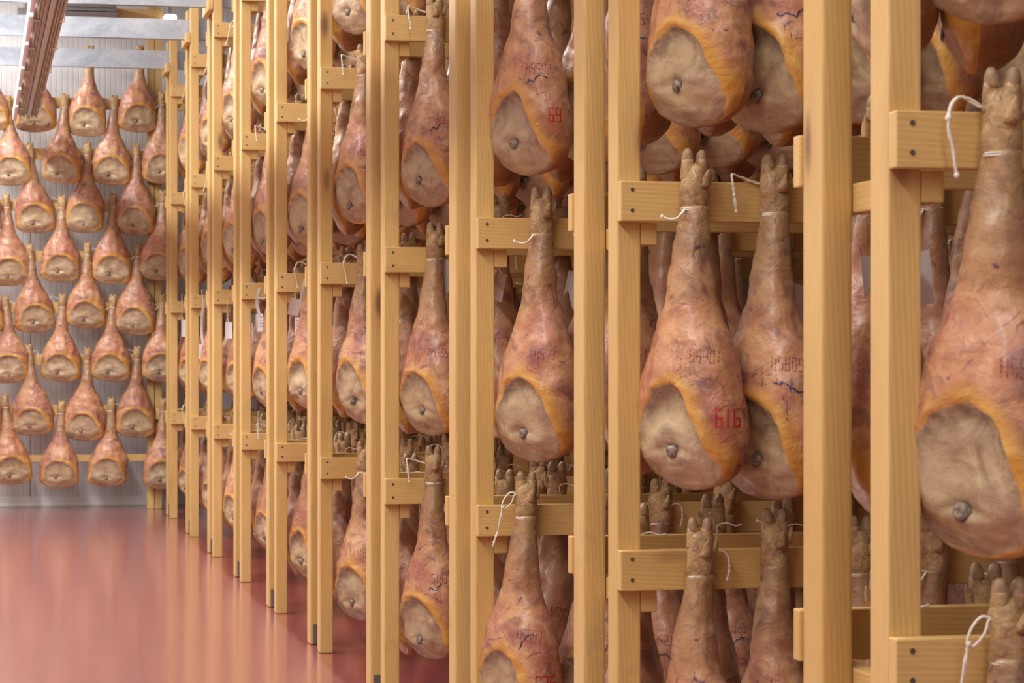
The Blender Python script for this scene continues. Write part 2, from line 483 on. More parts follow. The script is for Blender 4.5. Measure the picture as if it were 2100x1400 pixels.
# cooling unit and lit lamp under the ceiling in front of the back wall
u = empty('cooling_unit', (.98, 22.3, 4.51)); tag(u, 'dark louvred cooling unit high before the back wall beside the track', 'cooler')
add('housing', box_mesh((.46, .45, .10), GREYU, .01), u, (0, 0, .02))
for k in range(3): add('louvre', box_mesh((.44, .03, .012), STEEL_DARK, .002), u, (0, -.235, -.02 + k * .035))
add('base_plate', box_mesh((.48, .47, .014), GREYU, .003), u, (0, 0, -.04))
add('hanger', box_mesh((.03, .03, .52), STEEL_DARK), u, (0, 0, .32))
u2 = empty('junction_box', (.42, 22.6, 4.49)); tag(u2, 'small grey box under a wood strip, high on back wall left of track', 'box')
add('housing', box_mesh((.15, .12, .11), GREYU, .008), u2, (0, 0, .015)); add('wood_strip', box_mesh((.17, .13, .02), WX, .002), u2, (0, 0, -.055))
add('conduit', box_mesh((.02, .02, .55), GREYU, .004), u2, (0, 0, .33))
em = NT('lamp_glow'); em.set(Base_Color=(1, 1, 1), Emission_Color=(1, .98, .94), Emission_Strength=3.0)
lp = empty('lamp', (1.72, 22.55, 4.47)); tag(lp, 'bright white glowing lamp high before the back wall by the farthest posts', 'lamp')
add('diffuser', box_mesh((.11, .2, .12), em.m, .02), lp); add('bracket', box_mesh((.03, .03, .56), STEEL_DARK), lp, (0, 0, .34))

# ------------------------------------------------------------------ ham shapes
SEC = [(-.145, .034, .033, .033), (-.20, .040, .037, .038), (-.26, .047, .046, .044), (-.32, .054, .053, .050), (-.38, .065, .060, .058),
       (-.44, .088, .072, .072), (-.50, .116, .086, .084), (-.56, .138, .098, .094), (-.62, .150, .104, .100), (-.68, .157, .106, .104),
       (-.74, .158, .102, .103), (-.79, .146, .092, .096), (-.83, .120, .074, .080), (-.855, .083, .050, .056), (-.868, .040, .025, .03), (-.872, .004, .003, .003)]
def cat(z, k):
    for i in range(len(SEC) - 1):
        if SEC[i][0] >= z >= SEC[i + 1][0]:
            a, b = SEC[i], SEC[i + 1]; t = (z - a[0]) / (b[0] - a[0])
            p0 = SEC[max(i - 1, 0)][k]; p3 = SEC[min(i + 2, len(SEC) - 1)][k]; p1, p2 = a[k], b[k]
            return max(.002, .5 * (2 * p1 + (p2 - p0) * t + (2 * p0 - 5 * p1 + 4 * p2 - p3) * t * t + (3 * p1 - p0 - 3 * p2 + p3) * t ** 3))
    return SEC[-1][k]

def fbm(p, s, seed, o=3):
    return noise.fractal(Vector((p[0] * s + seed * 7.3, p[1] * s - seed * 3.1, p[2] * s + seed * 11.7)), 1.0, 2.0, o)

def sstep(a, b, x):
    t = max(0, min(1, (x - a) / (b - a))); return t * t * (3 - 2 * t)

def build_ham(seed, wscale=1.0, nu=64, nv=96, flat=1.0):
    """returns meshes: rind, fat_rim, meat_face (split from one body, sharing its normals), bone, and a bvh"""
    rnd = random.Random(seed)
    bend = rnd.uniform(-.012, .012); lean = rnd.uniform(-.010, .010); wob = rnd.uniform(.96, 1.05)
    mx, mz = rnd.uniform(-.016, .006), -.795 + rnd.uniform(-.010, .010)
    ax, az = .131 * wscale * rnd.uniform(.95, 1.04), (.178 if wscale > 1.05 else .195) * rnd.uniform(.93, 1.05)
    bx, bz = rnd.uniform(-.03, .01), -.768 + rnd.uniform(-.02, .01)
    co, dist, gridz = [], [], []
    for j in range(nv + 1):
        t = j / nv
        # denser rings at the round lower end
        z = -.145 - .727 * (1 - (1 - t) ** 1.35) if t < 1 else -.872
        a = cat(z, 1); bf = cat(z, 2); bk = cat(z, 3)
        ws = 1 + (wscale - 1) * sstep(-.3, -.6, z)
        a *= ws * wob * (1 + (.22 if wscale > 1.05 else .06) * sstep(-.74, -.85, z))
        cx = bend * math.sin((z + .145) * 5.5) + lean * (z + .145) * 2; cy = -.012 * sstep(-.4, -.65, z) + .010 * math.sin((z + .15) * 8)
        for i in range(nu):
            ph = 2 * math.pi * i / nu
            c, s = math.cos(ph), math.sin(ph)
            fr = s < 0
            pw = .86 if fr else .95
            x = a * math.copysign(abs(c) ** .93, c); y = (bf if fr else bk) * math.copysign(abs(s) ** pw, s)
            # signed distance to the outline of the trimmed meat side
            if fr or abs(s) < .05:
                X = x - mx; Z = z - mz
                if Z > 0: e = math.sqrt((X / ax) ** 2 + (Z / az) ** 2)
                else: e = math.sqrt((X / (ax * 1.02)) ** 2 + (Z / .080) ** 2)
                d = (e - 1) * .13
            else:
                d = .2
            if d < .15:
                d += .017 * fbm((x, 0, z), 6, seed + 50, 2) + .003 * fbm((x, 0, z), 22, seed + 51, 2)
            # flatten and inset the meat face, raise the fat round it
            if fr:
                lim = -(.084 + .012 * fbm((x, z, 0), 7, seed + 4, 2)) * flat
                k = sstep(.012, -.02, d)
                y2 = max(y, lim) if k > 0 else y
                y = y * (1 - k) + (y2 + .006) * k
                if d < .02: y -= .38 * y * sstep(bz + .005, -.855, z)
                if z < -.6: y -= .0045 * math.exp(-((d - .008) / .011) ** 2)
            r = Vector((x, y, 0)); rn = r.normalized() if r.length > 1e-6 else Vector((0, -1, 0))
            p = Vector((x, y, z))
            amp = .0065 * sstep(-.16, -.3, z) + .0015
            disp = amp * fbm(p, 9, seed) + .0018 * fbm(p, 30, seed + 9)
            if d < -.005:      # lumps and creases of the cut meat
                disp += .006 * fbm(p, 15, seed + 21, 3)
                q = math.hypot(x - bx, z - bz)
                disp -= .017 * math.exp(-(q / .028) ** 2)
                cr = abs((z - bz - .012) - .25 * abs(x - bx) * -1.0)
                disp -= .011 * math.exp(-(cr / .010) ** 2) * math.exp(-((x - bx) / .07) ** 2)
            else:              # long soft folds of skin above the meat
                fold = math.sin(x * 85 + 3 * fbm(p, 4, seed + 2, 2)) * sstep(-.42, -.56, z) * sstep(-.74, -.62, z) * (1 if fr else 0)
                disp += .0022 * fold
            if j >= nv - 1: disp *= .2
            p = p + rn * disp + Vector((cx, cy, 0))
            co.append(p); dist.append(d)
    faces = []
    for j in range(nv):
        for i in range(nu):
            a_ = j * nu + i; b_ = j * nu + (i + 1) % nu
            faces.append((a_, a_ + nu, b_ + nu, b_))
    faces.append(tuple(range(nu)))
    faces.append(tuple(nv * nu + i for i in reversed(range(nu))))
    full = bpy.data.meshes.new('full'); full.from_pydata(co, [], faces); full.update()
    bmf = bmesh.new(); bmf.from_mesh(full)
    bmf.normal_update()
    vn = [v.normal.copy() for v in bmf.verts]; bvh = BVHTree.FromBMesh(bmf)
    order = [tuple(v.index for v in f.verts) for f in bmf.faces]; bmf.free()
    bpy.data.meshes.remove(full)
    def sub(name, sel):
        idx, vs, fs = {}, [], []
        for f in sel:
            g = []
            for k in f:
                if k not in idx: idx[k] = len(vs); vs.append(k)
                g.append(idx[k])
            fs.append(g)
        me = bpy.data.meshes.new(name); me.from_pydata([co[k] for k in vs], [], fs); me.update()
        me.materials.append(HAM)
        at = me.attributes.new('edge', 'FLOAT', 'POINT'); at.data.foreach_set('value', [dist[k] for k in vs])
        me.polygons.foreach_set('use_smooth', [True] * len(fs))
        me.normals_split_custom_set_from_vertices([vn[k] for k in vs])
        return me
    cls = {0: [], 1: [], 2: []}
    for f in order:
        m_ = sum(dist[k] for k in f) / len(f)
        zc = sum(co[k].z for k in f) / len(f)
        wdt = .020 + .03 * sstep(-.74, -.85, zc)
        cls[0 if m_ < 0 else 1 if m_ < wdt and len(f) == 4 else 2].append(f)
    out = {'meat_face': sub('meat_face', cls[0]), 'fat_rim': sub('fat_rim', cls[1]), 'rind': sub('rind', cls[2])}
    # femur head
    hit = bvh.ray_cast(Vector((bx, -.3, bz)), Vector((0, 1, 0)))[0] or Vector((bx, -.08, bz))
    bb_ = bmesh.new(); bmesh.ops.create_icosphere(bb_, subdivisions=3, radius=.018)
    for v in bb_.verts:
        n_ = fbm(v.co, 60, seed, 2) * .0025
        v.co = v.co * (1 + n_ / .018)
        if v.co.y < -.008: v.co.y += .5 * max(0, .009 - math.hypot(v.co.x, v.co.z))
    bmesh.ops.translate(bb_, verts=bb_.verts, vec=hit + Vector((0, -.002, 0)))
    out['femur_bone'] = mesh_of(bb_, 'femur_bone', BONE, True)
    out['bvh'] = bvh
    return out

def build_trotter(seed):
    rnd = random.Random(seed + 900)
    n = 18
    def ring(c, a, b, amp, s0):
        r = []
        for k in range(n):
            t = 2 * math.pi * k / n
            p = Vector((c[0] + a * math.cos(t), c[1] + b * math.sin(t), c[2]))
            dr = Vector((math.cos(t), math.sin(t), 0))
            r.append(p + dr * amp * fbm(p, 26, seed + s0, 3))
        return r
    bm = bmesh.new()
    secs = [(-.185, .036, .035), (-.165, .034, .033), (-.155, .0315, .031), (-.145, .035, .034), (-.125, .037, .037), (-.105, .037, .038), (-.085, .036, .036), (-.068, .0345, .032), (-.052, .0315, .028), (-.040, .024, .020), (-.034, .012, .010)]
    loft(bm, [ring((rnd.uniform(-.001, .001), .002, z), a, b, .0075, 1) for z, a, b in secs])
    spread = rnd.uniform(.3, .8); lens = (rnd.uniform(-.004, .006), rnd.uniform(-.004, .006))
    for q, sx in enumerate((-1, 1)):
        rs = []
        for k in range(8):
            t = k / 7; z = -.078 + .052 * t
            rs.append(ring((sx * (.0165 + .003 * t * spread), .002 - .004 * t, z), .0185 - .0035 * t * t, .0225 - .005 * t, .0028, 3 + sx))
        loft(bm, rs)
    main = mesh_of(bm, 'trotter', TROT, True)
    hoofs = []
    for q, sx in enumerate((-1, 1)):
        bm = bmesh.new(); rs = []
        for k in range(7):
            t = k / 6; z = -.034 + (.034 + lens[q]) * t
            w = math.sqrt(max(0.10, 1 - t ** 3.2))
            rs.append(ring((sx * (.0180 + .0035 * t * spread), -.001 - .003 * t, z), .0150 * w, .0185 * w, .0012, 8 + sx))
        loft(bm, rs); hoofs.append(mesh_of(bm, 'hoof', NAIL, True))
    claws = []
    for q, (ang, zz) in enumerate(((math.radians(-62 + rnd.uniform(-12, 12)), -.098), (math.radians(8 + rnd.uniform(-10, 10)), -.090))):
        bm = bmesh.new(); rs = []
        dx, dy = math.cos(ang), math.sin(ang)
        for k in range(6):
            t = k / 5; w = .0135 * (1 - t ** 1.8) + .0015
            rs.append(ring((dx * (.028 + .017 * t), dy * (.028 + .017 * t), zz + .046 * t), w, w * .85, .001, 12))
        loft(bm, rs); claws.append(mesh_of(bm, 'dewclaw', TROT, True))
    return main, hoofs, claws

NV = 7
HAMS = [build_ham(11 + k, 1.0) for k in range(NV)]
WHAMS = [build_ham(41 + k, 1.14, 56, 80, 1.0) for k in range(4)]
TROTS = [build_trotter(k) for k in range(5)]

# cords, in a frame whose origin is the hoof tip, beam front face at +y, beam top ~ z=-.09
def knot(bm, p, r=.0065):
    q = bmesh.ops.create_icosphere(bm, subdivisions=2, radius=r)
    for v in q['verts']: v.co = Vector((v.co.x, v.co.y, v.co.z * 1.3)) + Vector(p)
def cord_mesh(kind):
    bm = bmesh.new()
    zr = -.153
    for dz in (0, .0045):      # two turns round the ankle
        tube(bm, [(.0335 * math.cos(t * .3), .0335 * math.sin(t * .3), zr + dz + .002 * math.sin(t * .3 + 1)) for t in range(22)], .0018, 5)
    # up behind the foot and over the beam top
    tube(bm, spline([(.006, .034, zr), (.004, .040, -.12), (0, .042, -.088), (.004, .062, -.080), (.006, .085, -.082)], 5), .0018, 5)
    R = .0034
    if kind == 0:      # short frayed tail to the left at the ankle
        P = spline([(-.03, -.02, zr), (-.042, -.028, zr - .012), (-.055, -.03, zr - .024), (-.075, -.026, zr - .026), (-.092, -.022, zr - .020)])
        tube(bm, P, R * 1.1, 5, 900); knot(bm, P[-1], .0045)
    elif kind == 1:    # long tail over the beam, hanging with a knot
        P = spline([(-.02, .03, -.075), (-.05, .036, -.066), (-.085, .028, -.055), (-.108, .012, -.052), (-.108, .006, -.075), (-.104, .004, -.11), (-.100, .004, -.145)])
        tube(bm, P, R, 5, 900); knot(bm, P[-8], .0050); knot(bm, P[-1], .0045)
    elif kind == 2:    # open loop then long tail
        P = spline([(-.03, .0, -.075), (-.055, -.004, -.070), (-.075, -.006, -.090), (-.083, -.004, -.118), (-.070, -.004, -.122), (-.050, -.006, -.100), (-.042, -.004, -.078), (-.034, .0, -.074)])
        tube(bm, P, R * .8, 5)
        P = spline([(-.080, -.004, -.118), (-.086, -.002, -.15), (-.092, .0, -.19), (-.104, .0, -.225), (-.110, .002, -.250)])
        tube(bm, P, R, 5, 900); knot(bm, P[0], .0055); knot(bm, P[-5], .005)
    elif kind == 3:    # thin loop across to the right
        P = spline([(.03, .0, -.10), (.055, .0, -.085), (.075, .002, -.098), (.080, .003, -.13), (.074, .003, -.16)])
        tube(bm, P, R * .85, 5, 900); knot(bm, P[-1], .004)
    elif kind == 4:    # two strands rising left, knot, one end hanging
        P = spline([(-.02, .03, -.07), (-.06, .03, -.05), (-.085, .015, -.058), (-.098, .006, -.08), (-.100, .002, -.11), (-.092, .002, -.14), (-.088, .002, -.17), (-.084, .002, -.19)])
        tube(bm, P, R * 1.1, 5, 700); knot(bm, P[20], .006); knot(bm, P[-1], .005)
    return mesh_of(bm, 'cord', CORD, True)
CORDS = [cord_mesh(k) for k in range(5)]
def back_cord():
    bm = bmesh.new(); zr = -.153
    tube(bm, [(.0335 * math.cos(t * .3), .0335 * math.sin(t * .3), zr + .002 * math.sin(t * .3 + 1)) for t in range(22)], .0018, 5)
    tube(bm, spline([(.006, -.034, zr), (.004, -.040, -.12), (0, -.042, -.086), (.02, -.06, -.076), (.045, -.075, -.083), (.06, -.085, -.078)], 5), .0020, 5)
    return mesh_of(bm, 'cord', CORD, True)
BCORD = back_cord()

# ------------------------------------------------------------------ stamped marks as inked strips lying on the skin
SEG = {'0': 'abcdef', '1': 'bc', '2': 'abged', '3': 'abgcd', '4': 'fgbc', '5': 'afgcd', '6': 'afgedc', '7': 'abc', '8': 'abcdefg', '9': 'abcdfg', 'H': 'fegbc'}
SP = {'a': ((0, 1), (1, 1)), 'b': ((1, 1), (1, .5)), 'c': ((1, .5), (1, 0)), 'd': ((0, 0), (1, 0)), 'e': ((0, .5), (0, 0)), 'f': ((0, 1), (0, .5)), 'g': ((0, .5), (1, .5))}
def strokes(text, h):
    out = []
    for k, ch in enumerate(text):
        for s in SEG.get(ch, ''):
            (x0, z0), (x1, z1) = SP[s]
            w = .32 * h
            if ch == '1': x0 = x1 = .5
            out.append([(k * .52 * h + x0 * w, z0 * h), (k * .52 * h + x1 * w, z1 * h)])
    W = (len(text) - 1) * .52 * h + .30 * h
    return [[(x - W / 2, z) for x, z in s] for s in out]
def ink_mesh(bvh, lines, width, gamma, cx, cz, mat, tilt=0.0):
    """project strokes along the local direction that faces the aisle-end of the room"""
    D = Vector((-math.sin(gamma), math.cos(gamma), 0)); R = Vector((math.cos(gamma), math.sin(gamma), 0))
    bm = bmesh.new(); ct, st_ = math.cos(tilt), math.sin(tilt)
    def put(x, z):
        x, z = x * ct - z * st_, x * st_ + z * ct
        o = R * (cx + x) - D * .4 + Vector((0, 0, cz + z))
        h = bvh.ray_cast(o, D)
        return (h[0] + h[1] * .0009) if h[0] is not None and h[1].dot(D) < -.12 else None
    for ln in lines:
        for (xa, za), (xb, zb) in zip(ln, ln[1:]):
            L_ = math.hypot(xb - xa, zb - za)
            if L_ < 1e-6: continue
            dx, dz = (xb - xa) / L_, (zb - za) / L_
            nx, nz = -dz * width / 2, dx * width / 2
            n = max(1, int(L_ / .005)); prev = None
            for k in range(n + 1):
                t = (k / n) * (L_ + width * .6) - width * .3
                a = put(xa + dx * t + nx, za + dz * t + nz); b = put(xa + dx * t - nx, za + dz * t - nz)
                cur = (bm.verts.new(a), bm.verts.new(b)) if a is not None and b is not None else None
                if prev and cur: bm.faces.new((prev[0], prev[1], cur[1], cur[0]))
                prev = cur
    if not bm.faces: bm.free(); return None
    return mesh_of(bm, 'stamp', mat)

# ------------------------------------------------------------------ placing hams
def make_ham(label, group, loc, gamma, var, wall=False, cord=None, tilt=(0, 0), color=None, full=True, cord_rot=0.0, trot_rot=None, back=False):
    rnd = random.Random(hash((round(loc[0], 3), round(loc[1], 3), round(loc[2], 3))) & 0xffffff)
    src = (WHAMS if wall else HAMS)[var]
    root = empty('cured_ham', loc, (tilt[0], tilt[1], gamma))
    tag(root, label, 'ham', group)
    color = color or (rnd.random(), rnd.random(), rnd.random(), 1)
    objs = [add(k, src[k], root) for k in ('rind', 'fat_rim', 'meat_face', 'femur_bone')]
    main, hoofs, claws = TROTS[rnd.randrange(len(TROTS))]
    tr_ = rnd.uniform(-.3, .3) - gamma + (math.pi if back else -.25) if trot_rot is None else trot_rot - gamma
    t = add('trotter', main, root, (0, 0, 0), (0, 0, tr_)); objs.append(t)
    if full:
        for h in hoofs: objs.append(add('hoof', h, t))
        for c_ in claws: objs.append(add('dewclaw', c_, t))
    if cord is not None:
        add('cord', cord, root, (0, 0, 0), (0, 0, -gamma + cord_rot))
    for o in objs: o.color = color
    return root, src

TIER = {0: 'bottom tier', 1: 'middle tier', 2: 'upper tier', 3: 'top tier'}
RACKN = {9: 'nearest rack', 8: 'second nearest rack', 7: 'third nearest rack', 6: 'fourth nearest rack', 5: 'fifth nearest rack', 4: 'sixth nearest rack',
         3: 'fourth farthest rack', 2: 'third farthest rack', 1: 'second farthest rack', 0: 'farthest rack'}
NTH = ['first', 'second', 'third', 'fourth', 'fifth', 'sixth', 'seventh', 'eighth', 'ninth', 'tenth', 'eleventh', 'twelfth', 'thirteenth', 'fourteenth']
# hand-placed details: (rack, tier, n, side) -> dict
FIX = {
 (9, 1, 0, 'f'): dict(label='largest pink cured ham, stamped H5536, on the nearest rack at right edge', text='H5536', red='', cord=4, dx=-.014, up=.075, len=1.02),
 (9, 2, 0, 'f'): dict(label='cured ham with tan meat side bottom showing at top right corner', text='', cord=1, dx=-.005),
 (9, 0, 0, 'f'): dict(label='trotter and shank of ham hanging at bottom right corner, cord looped left', text='H5540', cord=2, dx=-.002, up=.112),
 (8, 1, 0, 'f'): dict(label='big cured ham stamped H5401 and red 616 with tan meat side left', text='H5401', red='616', cord=0, dx=-.016, up=.080, pen=1, var=0, len=1.01),
 (8, 1, 1, 'f'): dict(label='cured ham stamped H5809 beside the post, right of the red 616 ham', text='H5809', cord=1, dx=-.010, up=.072, blue=1, var=1, len=1.035),
 (8, 2, 0, 'f'): dict(label='cured ham over the H5401 ham, its top cut off by the frame', text='', red='', cord=0, dx=.012, up=.07, var=2),
 (8, 2, 1, 'f'): dict(label='cured ham with blue veins over the H5809 ham, cut by the frame top', text='', red='9', blue=1, cord=1, var=3, up=.06),
 (8, 0, 0, 'f'): dict(label='brown shank of bottom ham with cord round it under the red 616 ham', text='H5402', cord=3, dx=.0, up=.085, var=4),
 (8, 0, 1, 'f'): dict(label='shank of bottom ham with split pale trotter under the H5809 ham', text='H5810', cord=None, dx=-.01, up=.105, var=5),
 (7, 1, 0, 'f'): dict(label='tall pink ham stamped H5481 hanging at the centre of the photo', text='H5481', cord=0, dx=.006, up=.100, pen=1, var=3, len=1.05),
 (7, 2, 0, 'f'): dict(label='cured ham stamped red 69 with blue smudge, upper centre', text='H5582', red='69', blue=1, cord=3, dx=-.02, up=.07, var=0),
 (7, 0, 0, 'f'): dict(label='bottom centre ham stamped H5587 and red 626 with looped cord', text='H5587', red='626', cord=2, dx=-.045, up=.112, blue=1, var=6),
 (6, 1, 0, 'f'): dict(label='cured ham stamped H5185 on the fourth nearest rack, middle tier', text='H5185', cord=3, up=.10, var=1),
 (6, 2, 0, 'f'): dict(label='cured ham stamped H4481 with blue streaks, large white twisted cord beside trotter', text='H4481', red='7', cord=1, up=.085, blue=1, var=2, dx=-.005),
 (6, 0, 0, 'f'): dict(label='cured ham stamped H5183 low over the floor, its trotter split in two', text='H5183', cord=1, up=.135, var=5, dx=-.01),
 (5, 1, 0, 'f'): dict(label='cured ham on the fifth nearest rack, middle tier, stamped H5486', text='H5486', cord=4, up=.09, var=4, pen=1),
 (5, 2, 0, 'f'): dict(label='cured ham stamped H5577 with pale shank on fifth nearest rack, upper tier', text='H5577', red='6', cord=1, up=.11, var=6),
 (5, 0, 0, 'f'): dict(label='bottom ham on fifth nearest rack hanging over the dark red floor', text='H4517', cord=0, up=.08, var=3),
}
# the hams the photograph shows something of: rack, tier, front or back beam, places counted from the aisle
KEEP = {(int(g[0]), int(g[1]), int(n, 16), g[2]) for g in '00b0234;00f0126;01b03;01f01;02b023;02f0123;03b01;03f01;10b0123;10f0123;11b0;11f0;12b0123;12f0123;13b01;13f0;20b0124;20f01234;21b0;21f0;22b012;22f01234;23b01;23f01;30b013;30f01245;31b01;31f0;32b0123;32f01234;33b01;33f012;40b01234;40f0135678;41b016;41f01c;42b01234;42f01234;43b01;43f0123;50b0245;50f01234579;51b024a;51f01249;52b012;52f01234;53b0;53f012345;60b012346;60f01234567;61b0127;61f026;62b0123;62f0123467;63b03;63f0;70b01345;70f0123478;71b01345;71f012347;72b012345;72f012345;80b012345;80f01234;81b01;81f0123;82b0123;82f01234;90b01;90f0;91b01;91f0;92b01;92f0'.split(';') for n in g[3:]}   #KEEPSET#
def ham_label(i, tier, n, side):
    s = 'front beam' if side == 'f' else 'rear beam'
    return f'cured ham {NTH[n]} from aisle post, {TIER[tier]}, {s} of {RACKN[i]}'
N_PER = 14
REST = []
for i in range(10):
    for tier, zt in enumerate(rows_of(i)):
        for side in 'fb':
            for n in range(N_PER):
                key = (i, tier, n, side)
                if KEEP is not None and key not in KEEP:
                    REST.append((X0 + .2 + .212 * n, YR[i] - BT - .0425 if side == 'f' else YR[i] + BACK + BT + .0425, zt + .095, math.radians(-64 if side == 'f' else -104)))
                    continue
                rnd = random.Random(i * 10007 + tier * 1009 + n * 101 + (7 if side == 'f' else 3))
                fx = FIX.get(key, {})
                var = fx.get('var', rnd.randrange(NV)); up = fx.get('up', rnd.uniform(.075, .115))
                dx = fx.get('dx', rnd.uniform(-.012, .012)) + (.008 if side == 'b' else 0)
                x = X0 + .200 + .212 * n + dx
                if side == 'f':
                    y = YR[i] - BT - .0425; g = math.radians(-64 + rnd.uniform(-5, 5)) if 'text' not in fx else math.radians(-62)
                    ck = fx.get('cord', rnd.randrange(5)); cm = CORDS[ck] if ck is not None else None
                    if n > 2: cm = CORDS[0]
                else:
                    y = YR[i] + BACK + BT + .0425; g = math.radians(-104 + rnd.uniform(-10, 10)); cm = BCORD
                t0, t1 = rnd.uniform(-.012, .012), rnd.uniform(-.02, .02)
                root, src = make_ham(fx.get('label', ham_label(*key)), 'cured hams hanging on the pine racks', (x, y, zt + up), g, var,
                                     color=(rnd.random() * .35, rnd.random(), rnd.random(), 1) if fx else None, cord=cm, tilt=(t0, t1), full=(i >= 4 or n == 0), back=(side == 'b'))
                if 'len' in fx: root.scale = (fx['len'],) * 3
                if (side == 'f' and n <= 1 and i >= 3) or (i >= 6 and n <= 3):
                    gl = math.radians(-15) - g      # local direction towards the open end of the aisle
                    txt = fx.get('text', 'H5%03d' % rnd.randrange(100, 999))
                    jobs = []
                    zc = -.545
                    if txt: jobs.append((strokes(txt, .032), .0026, .022, zc, STAMP, -.06))
                    red = fx.get('red', str(rnd.randrange(11, 99)) if rnd.random() < .6 and not fx else '')
                    if red: jobs.append((strokes(red, .044), .0046, .078, -.705, STAMP_RED, 0))
                    if fx.get('pen') or rnd.random() < .4:
                        jobs.append(([[(-.05, .03), (-.055, -.02), (-.02, -.012), (-.018, .028)], [(-.045, .004), (-.03, .006)], [(-.06, .0), (-.05, .012)]], .0022, .015, zc - .012, PEN_GREEN, .1))
                    if fx.get('blue') or rnd.random() < .35:
                        b = [(0, 0)]
                        for q in range(7): b.append((b[-1][0] + rnd.uniform(.004, .015), b[-1][1] + rnd.uniform(-.014, .012)))
                        jobs.append(([b], .0050, -.01, zc - .03, PEN_BLUE, .3)); jobs.append(([[(x_ * .8 + .01, z_ * 1.2) for x_, z_ in b]], .0022, .0, zc - .055, STAMP, -.5))
                    for (ln, w_, cx_, cz_, mt_, ti_) in jobs:
                        me = ink_mesh(src['bvh'], ln, w_, gl, cx_, cz_, mt_, ti_)
                        if me is not None: add('stamp_mark', me, root)

# the hams deeper in the racks, none of them to be told apart in the photograph: one simple joined object
rv, rf, re_ = [], [], []
zs = [-.0, -.01, -.05, -.10, -.145, -.26, -.38, -.46, -.54, -.62, -.70, -.78, -.83, -.865]
for (x, y, z, g) in REST:
    cg, sg = math.cos(g), math.sin(g); b0 = len(rv)
    for zz in zs:
        a_, f_, k_ = (.036, .032, .032) if zz > -.145 else (cat(zz, 1), cat(zz, 2), cat(zz, 3))
        if zz == 0: a_, f_, k_ = .02, .012, .012
        for q in range(12):
            t = q * math.pi / 6
            px, py = a_ * math.cos(t), (f_ if math.sin(t) < 0 else k_) * math.sin(t)
            if zz < -.6: py = max(py, -.085)
            rv.append((x + px * cg - py * sg, y + px * sg + py * cg, z + zz))
            re_.append((math.sqrt((px / .13) ** 2 + ((zz + .795) / (.19 if zz > -.795 else .08)) ** 2) - 1) * .13 if math.sin(t) < .01 else .2)
    for j in range(len(zs) - 1):
        for q in range(12):
            a_, b_ = b0 + j * 12 + q, b0 + j * 12 + (q + 1) % 12
            rf.append((a_, a_ + 12, b_ + 12, b_))
    rf.append(tuple(b0 + q for q in range(12))); rf.append(tuple(b0 + (len(zs) - 1) * 12 + q for q in reversed(range(12))))
me = bpy.data.meshes.new('deep_hams'); me.from_pydata(rv, [], rf); me.update(); me.materials.append(HAM)
me.attributes.new('edge', 'FLOAT', 'POINT').data.foreach_set('value', re_)
me.polygons.foreach_set('use_smooth', [True] * len(rf))
tag(add('cured_ham', me), 'cured hams crowded deep in the racks behind the front ones', 'ham', 'cured hams hanging on the pine racks', 'stuff')

# ------------------------------------------------------------------ ham frame on the back wall
YWF = 22.50                                    # front face of the wall rails
wf = empty('wall_frame', (0, YWF, 0)); tag(wf, 'pine frame of stacked rails holding face-on hams before the back wall', 'rack')
wpost = box_mesh((.063, .09, 4.9), WZ, .005)
for x in (-2.6, -.9, 1.545, 1.615):
    add('post', wpost, wf, (x, .04 + .045, 2.45 + (.0 if x < 1.6 else .001)))
wrail_z = [.40, .907, 1.373, 1.84, 2.305, 2.77, 3.235, 3.70, 4.10]
wrail = box_mesh((4.17, .038, .10), WX, .003); wrail_low = box_mesh((4.17, .038, .062), WX, .003)
for k, z in enumerate(wrail_z):
    add('rail', wrail_low if k == 0 else wrail, wf, (-.54, .019, z + (.075 if k == 0 else 0) - .0))
add('rail', box_mesh((.46, .038, .085), WX, .003), wf, (1.42, .019, 4.53))
wb2 = box_mesh((.9, .038, .10), WX, .003)
for k in (2, 4, 6, 8):
    pass
for z in (.875, 1.835, 2.76, 3.70):
    add('side_beam', wb2, wf, (1.615 + .42, -.02, z))
    for dz in (-.025, .025): add('screw', screw_me, wf, (1.615, -.04, z + dz))
add('steel_foot', box_mesh((.055, .085, .17), STEEL_DARK, .003), wf, (1.69, .085, .086))
def from_px(u, v, Y):
    D = Y / (CS - SN * (u - 1050) / F_PX)
    Lx = (u - 1050) / F_PX * D
    return Lx * CS + D * SN, CAM_H - (v - 708) / F_PX * D
YH = YWF - .045
WROWS = [ # hoof-tip pixel, bottom-centre pixel
 ('first row', [(68, 88, 75, 272), (185, 88, 175, 281), (288, 88, 278, 272), (-24, 88, -22, 270)]),
 ('second row', [(15, 190, 25, 382), (135, 187, 123, 378), (235, 190, 225, 381), (333, 182, 328, 377)]),
 ('third row', [(60, 287, 72, 479), (180, 285, 173, 478), (280, 288, 278, 483), (-38, 290, -36, 480)]),
 ('fourth row', [(12, 392, 22, 587), (128, 395, 120, 579), (233, 390, 226, 584), (335, 385, 326, 576)]),
 ('fifth row', [(60, 495, 70, 683), (180, 490, 173, 675), (283, 492, 277, 688), (-38, 495, -34, 685)]),
 ('sixth row', [(10, 600, 22, 786), (129, 597, 122, 783), (232, 598, 224, 783), (333, 596, 328, 783)]),
 ('seventh row', [(58, 700, 70, 893), (180, 706, 173, 904), (282, 704, 274, 897), (-38, 700, -36, 895)]),
 ('eighth row', [(8, 802, 25, 995), (127, 816, 118, 1000), (229, 809, 219, 998), (335, 810, 331, 1003)]),
]
COLN = {0: ['second from left', 'third from left', 'rightmost', 'leftmost'],
        1: ['leftmost', 'second from left', 'third from left', 'rightmost, behind rack post']}
